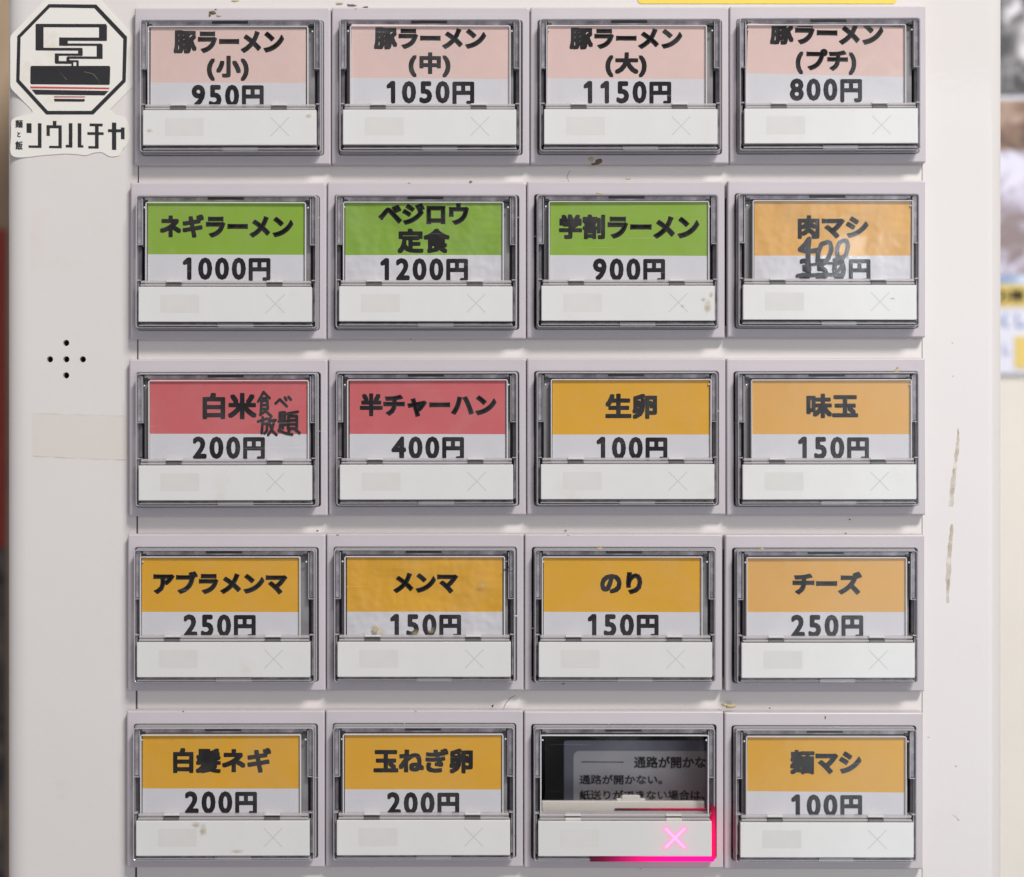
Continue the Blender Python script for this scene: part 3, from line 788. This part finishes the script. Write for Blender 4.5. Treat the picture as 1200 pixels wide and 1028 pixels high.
# old clear tape across the left side
bm = bmesh.new()
pts = [(38, 484.3), (70, 485), (148, 487.5), (149.5, 510), (150, 538.5), (80, 536), (38, 533.6)]
to = P(80, 510, PD)
a = [bm.verts.new(P(x, y, PD + .2) - to) for x, y in pts]; b = [bm.verts.new(P(x, y, PD + .7) - to) for x, y in pts]
bm.faces.new(b)
for i in range(len(pts)): bm.faces.new((a[i], a[(i + 1) % len(pts)], b[(i + 1) % len(pts)], b[i]))
tp = newobj('clear_tape', bm, M['tape'], None, to)
tag(tp, 'faint yellowed strip of clear tape across the panel left of the red card', 'tape')
bm = bmesh.new()
ribbon(bm, [(38, 534.2), (80, 536.6), (148, 539)], .7, 0, lambda x, y, d: P(x, y, PD + .8 + d) - to, cap=False)
ribbon(bm, [(38, 484.3), (80, 485.2), (146, 487.5)], .35, 0, lambda x, y, d: P(x, y, PD + .8 + d) - to, cap=False)
newobj('tape_edge', bm, M['smudge'], tp)

# ------------------------------------------------------------------ stains and crumbs
def blob(px, py, rx, ry, d, m, name, h=.8, n=14, rot=0, jag=.35):
    o_ = P(px, py, d); bm = bmesh.new(); f0 = (DP - d) / DP
    c_ = bm.verts.new((0, -h * S, 0)); vv = []; v2 = []
    for k in range(n):
        a_ = 2 * math.pi * k / n; q = 1 + random.uniform(-jag, jag)
        x, y = rx * q * math.cos(a_), ry * q * math.sin(a_)
        X, Y = x * math.cos(rot) - y * math.sin(rot), x * math.sin(rot) + y * math.cos(rot)
        vv.append(bm.verts.new((X * S * f0, .05 * -S, Y * S * f0))); v2.append(bm.verts.new((X * .6 * S * f0, -h * .8 * S, Y * .6 * S * f0)))
    for k in range(n):
        bm.faces.new((vv[k], vv[(k + 1) % n], v2[(k + 1) % n], v2[k])); bm.faces.new((v2[k], v2[(k + 1) % n], c_))
    ob = newobj(name, bm, m, machine, o_ - MO, True); return ob
for a_ in ((249, 15, 3.5, 2.2, 0, 'dirt', 1.4), (256, 18.5, 3, 1.5, 0, 'beige', 1.2), (246, 18, 1.6, 1.6, 0, 'dirt', 1.5), (253, 11, 1.2, .8, 0, 'dirt', 1.1),
           (275, 1.5, 4.5, 1.4, PD, 'beige', 1), (412, 6, 6, 1, PD + 1, 'dirt', .8), (398, 4, 5, 1, PD + 1, 'beige', .8), (428, 9, 3, 1.5, -2, 'dirt', 1),
           (692, 187, 3.5, 2.6, 0, 'beige', 1.5), (701, 189, 4, 3, 0, 'dirt', 1.6), (697, 192, 5, 1.6, -2, 'dirt', 2), (552, 213, 2, 1, 0, 'dirt', 1), (736, 210, 3, .9, -2, 'beige', 1),
           (1051, 435, 2.8, 2.2, 0, 'beige', .8), (1052, 431, 1.6, 1, 0, 'beige', .8), (702, 227, 4, 1.3, 0, 'beige', 2), (855, 828, 6.5, 2.8, -3, 'beige', 2.2), (849, 826, 3, 2, -3, 'beige', 2.5),
           (702, 643, 5, 1.6, 0, 'beige', 2), (713, 644, 2.2, .8, 0, 'beige', 1.6), (892, 643.5, 3.2, 1.3, 0, 'beige', 1.6), (663, 622, 1.2, .8, PD, 'dirt', .8), (967, 841, 1, 2.2, 0, 'dirt', .8),
           (152, 61, 1, 1, PD, 'dirt', .6), (154, 73.5, 1.6, 2.0, PD, 'dirt', .6), (996, 609, 1, .8, PD, 'dirt', .5), (1120, 898, 1, .8, PD, 'dirt', .4), (1116, 402, .9, .9, PD, 'smudge', .3), (1117, 441, 1, 1, PD, 'smudge', .3),
           (902, 830, 1.2, .7, -4, 'dirt', .6), (372, 622, 1.4, 1, -3, 'dirt', .6), (604, 722, 2.2, 1, 1, 'cream', .8), (1088, 864, 1.1, 1, PD, 'smudge', .4), (991, 625, 1.2, .8, -5, 'dirt', .5)):
    blob(a_[0], a_[1], a_[2], a_[3], a_[4], M[a_[5]], 'dirt_spot', a_[6])
for k_ in range(34):
    r_, c_ = random.randrange(5), random.randrange(4)
    x_ = random.uniform(seams[r_][c_] + 12, seams[r_][c_ + 1] - 12)
    y_ = tops[r_][c_] + random.choice((15.2, 16, 1.0, 175.5, 184.5))
    if random.random() < .35: x_ = random.choice((seams[r_][c_] + 10, seams[r_][c_ + 1] - 10)); y_ = tops[r_][c_] + random.uniform(30, 160)
    blob(x_, y_, random.uniform(.6, 2.0), random.uniform(.4, .9), .3, M[random.choice(('dirt', 'beige', 'beige', 'sticker'))], 'dirt_spot', random.uniform(.4, 1.0), 8)
# dried streaks on the right side of the face
def streak(pts, wds, m, d=PD + .15):
    o_ = P(*pts[0], d); bm = bmesh.new(); rows = []
    P2 = []
    for k in range(len(pts) - 1):
        for t in range(6):
            u = t / 6; P2.append((pts[k][0] * (1 - u) + pts[k + 1][0] * u + random.uniform(-.5, .5), pts[k][1] * (1 - u) + pts[k + 1][1] * u, wds[k] * (1 - u) + wds[k + 1] * u + random.uniform(-.5, .5)))
    for x, y, w_ in P2:
        w_ = max(w_, .4); rows.append([bm.verts.new(P(x - w_, y, d) - o_), bm.verts.new(P(x, y, d + .35) - o_), bm.verts.new(P(x + w_, y, d) - o_)])
    for a, b in zip(rows[:-1], rows[1:]):
        for i in range(2): bm.faces.new((a[i], a[i + 1], b[i + 1], b[i]))
    return newobj('dried_streak', bm, m, machine, o_ - MO, True)
streak([(1122.5, 502), (1122.5, 520), (1119, 548), (1116, 572), (1114, 598)], [.9, 1.7, 2.2, 2.8, 2.6], M['smudge'])
streak([(1123, 503), (1123, 512)], [.7, .9], M['beige']); streak([(1118, 549), (1117, 556)], [.8, .6], M['beige'])
streak([(1116, 614), (1113, 645), (1111, 680), (1110, 712)], [1.4, 2.6, 2.8, 1.2], M['smudge'])
streak([(1112, 676), (1111, 690)], [2.5, 2], M['film'])
streak([(1116, 955), (1121, 958), (1124, 963)], [.6, .9, 1.2], M['smudge'])
# greasy smudges on strips and cards
for a_ in ((175, 153, 5, 3, 20.6, 'film'), (830, 358, 5, 9, 20.6, 'film'), (825, 350, 4, 3, 20.6, 'film'), (834, 345, 3, 5, 20.6, 'film'), (238, 972, 5, 9, 20.6, 'film'), (230, 966, 8, 4, 20.6, 'film'), (278, 997, 9, 3, 20.6, 'film'),
           (440, 737, 3.4, 3.5, 15.6, 'beige'), (446, 741, 9, 5, 15.6, 'film'), (487, 741, 10, 5.5, 15.6, 'film'), (505, 739, 7, 5, 15.6, 'film'), (565, 685, 8, 5, 15.6, 'film'), (1046, 350, 5, 1.2, 20.6, 'film'),
           (362, 135, 4, 4, 20.6, 'film'), (800, 358, 3, 2, 20.6, 'film'), (994, 302, 3, 2.4, 15.6, 'film')):
    blob(a_[0], a_[1], a_[2], a_[3], a_[4], M[a_[5]], 'smear', .3, 18, random.uniform(-.4, .4), .3)
# stray fibres
def fibre(pts, d, wd=.35, m='beige'):
    o_ = P(*pts[0], d); bm = bmesh.new(); prev = None
    for x, y in pts:
        q = P(x, y, d) - o_; lp_ = [bm.verts.new(q + Vector((wd * S * math.cos(a), -.5 * S, wd * S * math.sin(a)))) for a in (0, 2.1, 4.2)]
        if prev:
            for i in range(3): bm.faces.new((prev[i], prev[(i + 1) % 3], lp_[(i + 1) % 3], lp_[i]))
        prev = lp_
    newobj('fibre', bm, M[m], machine, o_ - MO)
fibre([(590, 830), (593, 824), (598, 818), (604, 815)], 0); fibre([(576, 828), (578, 826), (577, 829)], 0, .6, 'dirt'); fibre([(592, 655), (596, 665), (590, 668), (602, 670)], 16.5, .4, 'cream')
fibre([(596, 652), (594, 662), (598, 668)], 16.5, .4, 'cream'); fibre([(668, 215), (664, 208), (668, 200)], -3, .25, 'dirt'); fibre([(1060, 857), (1066, 861), (1075, 866)], 1, .5, 'cream')

# ------------------------------------------------------------------ what shows past the sides of the machine
WD = -620     # the wall stands behind the face
bm = bmesh.new()
def quad(bm, a, b, d, o_, mi=0, dd=6):
    x0, x1, z0, z1 = P(a[0], 0, d).x, P(b[0], 0, d).x, P(0, a[1], d).z, P(0, b[1], d).z
    vv = [bm.verts.new(Vector((x, -e * S, z)) - o_) for e in (d - dd, d) for (x, z) in ((x0, z0), (x1, z0), (x1, z1), (x0, z1))]
    for f in ((0, 1, 2, 3), (7, 6, 5, 4), (0, 4, 5, 1), (1, 5, 6, 2), (2, 6, 7, 3), (3, 7, 4, 0)): bm.faces.new([vv[i] for i in f]).material_index = mi
quad(bm, (-900, -900), (2100, 1900), WD, Vector((0, 0, 0)), 0, 60)
tag(newobj('wall', bm, M['wallr']), kind='structure')

def photo_mat(name, stops, scale, dist=1.5, stretch=(1, 1, 1)):
    m = bpy.data.materials.new(name); m.use_nodes = True; nt = m.node_tree; b = nt.nodes['Principled BSDF']; b.inputs['Roughness'].default_value = .4
    tc = nt.nodes.new('ShaderNodeTexCoord'); mp = nt.nodes.new('ShaderNodeMapping'); mp.inputs['Scale'].default_value = stretch
    n = nt.nodes.new('ShaderNodeTexNoise'); n.inputs['Scale'].default_value = scale; n.inputs['Detail'].default_value = 3; n.inputs['Distortion'].default_value = dist
    cr = nt.nodes.new('ShaderNodeValToRGB')
    nt.links.new(tc.outputs['Object'], mp.inputs[0]); nt.links.new(mp.outputs[0], n.inputs['Vector']); nt.links.new(n.outputs[0], cr.inputs[0])
    while len(cr.color_ramp.elements) < len(stops): cr.color_ramp.elements.new(.5)
    for e, (p_, c_) in zip(cr.color_ramp.elements, stops): e.position = p_; e.color = (*c_, 1)
    nt.links.new(cr.outputs[0], b.inputs['Base Color']); return m
M['ph1'] = photo_mat('monochrome_print', [(.42, (.05, .05, .05)), (.50, (.30, .29, .30)), (.60, (.70, .69, .72))], 45, 2.0, (1.5, 1, .8))
M['ph2'] = photo_mat('brown_print', [(.36, (.10, .055, .04)), (.5, (.26, .16, .11)), (.66, (.5, .38, .30))], 70, 1)
M['ph3'] = photo_mat('lilac_print', [(.40, (.26, .20, .20)), (.5, (.50, .46, .56)), (.6, (.74, .73, .86))], 75, 1.4)
M['ph4'] = photo_mat('blue_print', [(.4, (.25, .35, .52)), (.55, (.62, .70, .86))], 40, 1)
M['pwhite'] = mat('poster_paper', (.72, .73, .83), .45, .4)
M['pyel'] = mat('poster_yellow', (.74, .56, .16), .45, .4)
po = P(1230, 200, WD + 8)
po0 = po.copy()
bm = bmesh.new(); quad(bm, (1120, -160), (1420, 438), WD + 8, po0, 0, 5)
poster = newobj('menu_poster', bm, M['pwhite'], None, po)
tag(poster, 'blurred menu poster with photographs on the wall at the right edge', 'poster')
for nm, a, b, m in (('photo_print', (1122, -158), (1418, 100), 'ph1'), ('photo_print', (1122, 100), (1418, 112), 'ph1'), ('photo_print', (1122, 117), (1196, 176), 'ph2'), ('photo_print', (1196, 117), (1418, 176), 'ph2'), ('photo_print', (1122, 176), (1418, 322), 'ph3'), ('photo_print', (1122, 322), (1418, 333), 'ph4'),
                    ('yellow_band', (1122, 334), (1418, 360), 'pyel'), ('yellow_box', (1189, 394), (1418, 432), 'pyel')):
    bm = bmesh.new(); quad(bm, a, b, WD + 9.5, po0, 0, 1.4); newobj(nm, bm, M[m], poster)
bm = bmesh.new()
tw = lambda x, y, d: P(x, y, WD + 9.7 + d) - po0
V, F = line_polys('の神'); bold(bm, fit(V, 1166, 1200, 338, 356, .6), F, .6, .5, tw)
newobj('poster_lettering', bm, M['black'], poster)
bm = bmesh.new()
M['pblue'] = mat('poster_blue_ink', (.33, .40, .60), .5, .3)
V, F = line_polys('くし'); bold(bm, fit(V, 1172, 1204, 366, 384, .6), F, .6, .5, tw)
V, F = line_polys('し'); bold(bm, fit(V, 1176, 1183, 402, 416, .4), F, .4, .5, tw)
newobj('poster_lettering', bm, M['pblue'], poster)

lo_ = P(-60, 500, WD + 8)
def side_poster(name, y0, y1, m, label, cat, xe=30, dd_=8):
    bm = bmesh.new(); c = P(-60, (y0 + y1) / 2, WD + 8); quad(bm, (-260, y0), (xe, y1), WD + dd_, c, 0, 5)
    o = newobj(name, bm, m, None, c); tag(o, label, cat); return o
M['tan'] = photo_mat('tan_wood', [(.35, (.42, .31, .20)), (.65, (.55, .43, .31))], 40, 1, (1, 1, .3))
M['redp'] = mat('red_board', (.42, .055, .045), .5, .4, var=.15)
M['darkp'] = photo_mat('dark_print', [(.35, (.03, .035, .05)), (.6, (.16, .14, .13)), (.75, (.3, .22, .14))], 90, 1)
side_poster('wooden_board', -300, 1400, M['tan'], 'tan wooden board beyond the left edge of the machine, behind the red poster', 'board')
side_poster('red_poster', 269, 642, M['redp'], 'dull red poster showing as a sliver at the left edge', 'poster', 5.2, 14)
side_poster('dark_poster', 643, 1300, M['darkp'], 'dark brown printed poster below the red sliver at the left edge', 'poster', 5.2, 14)
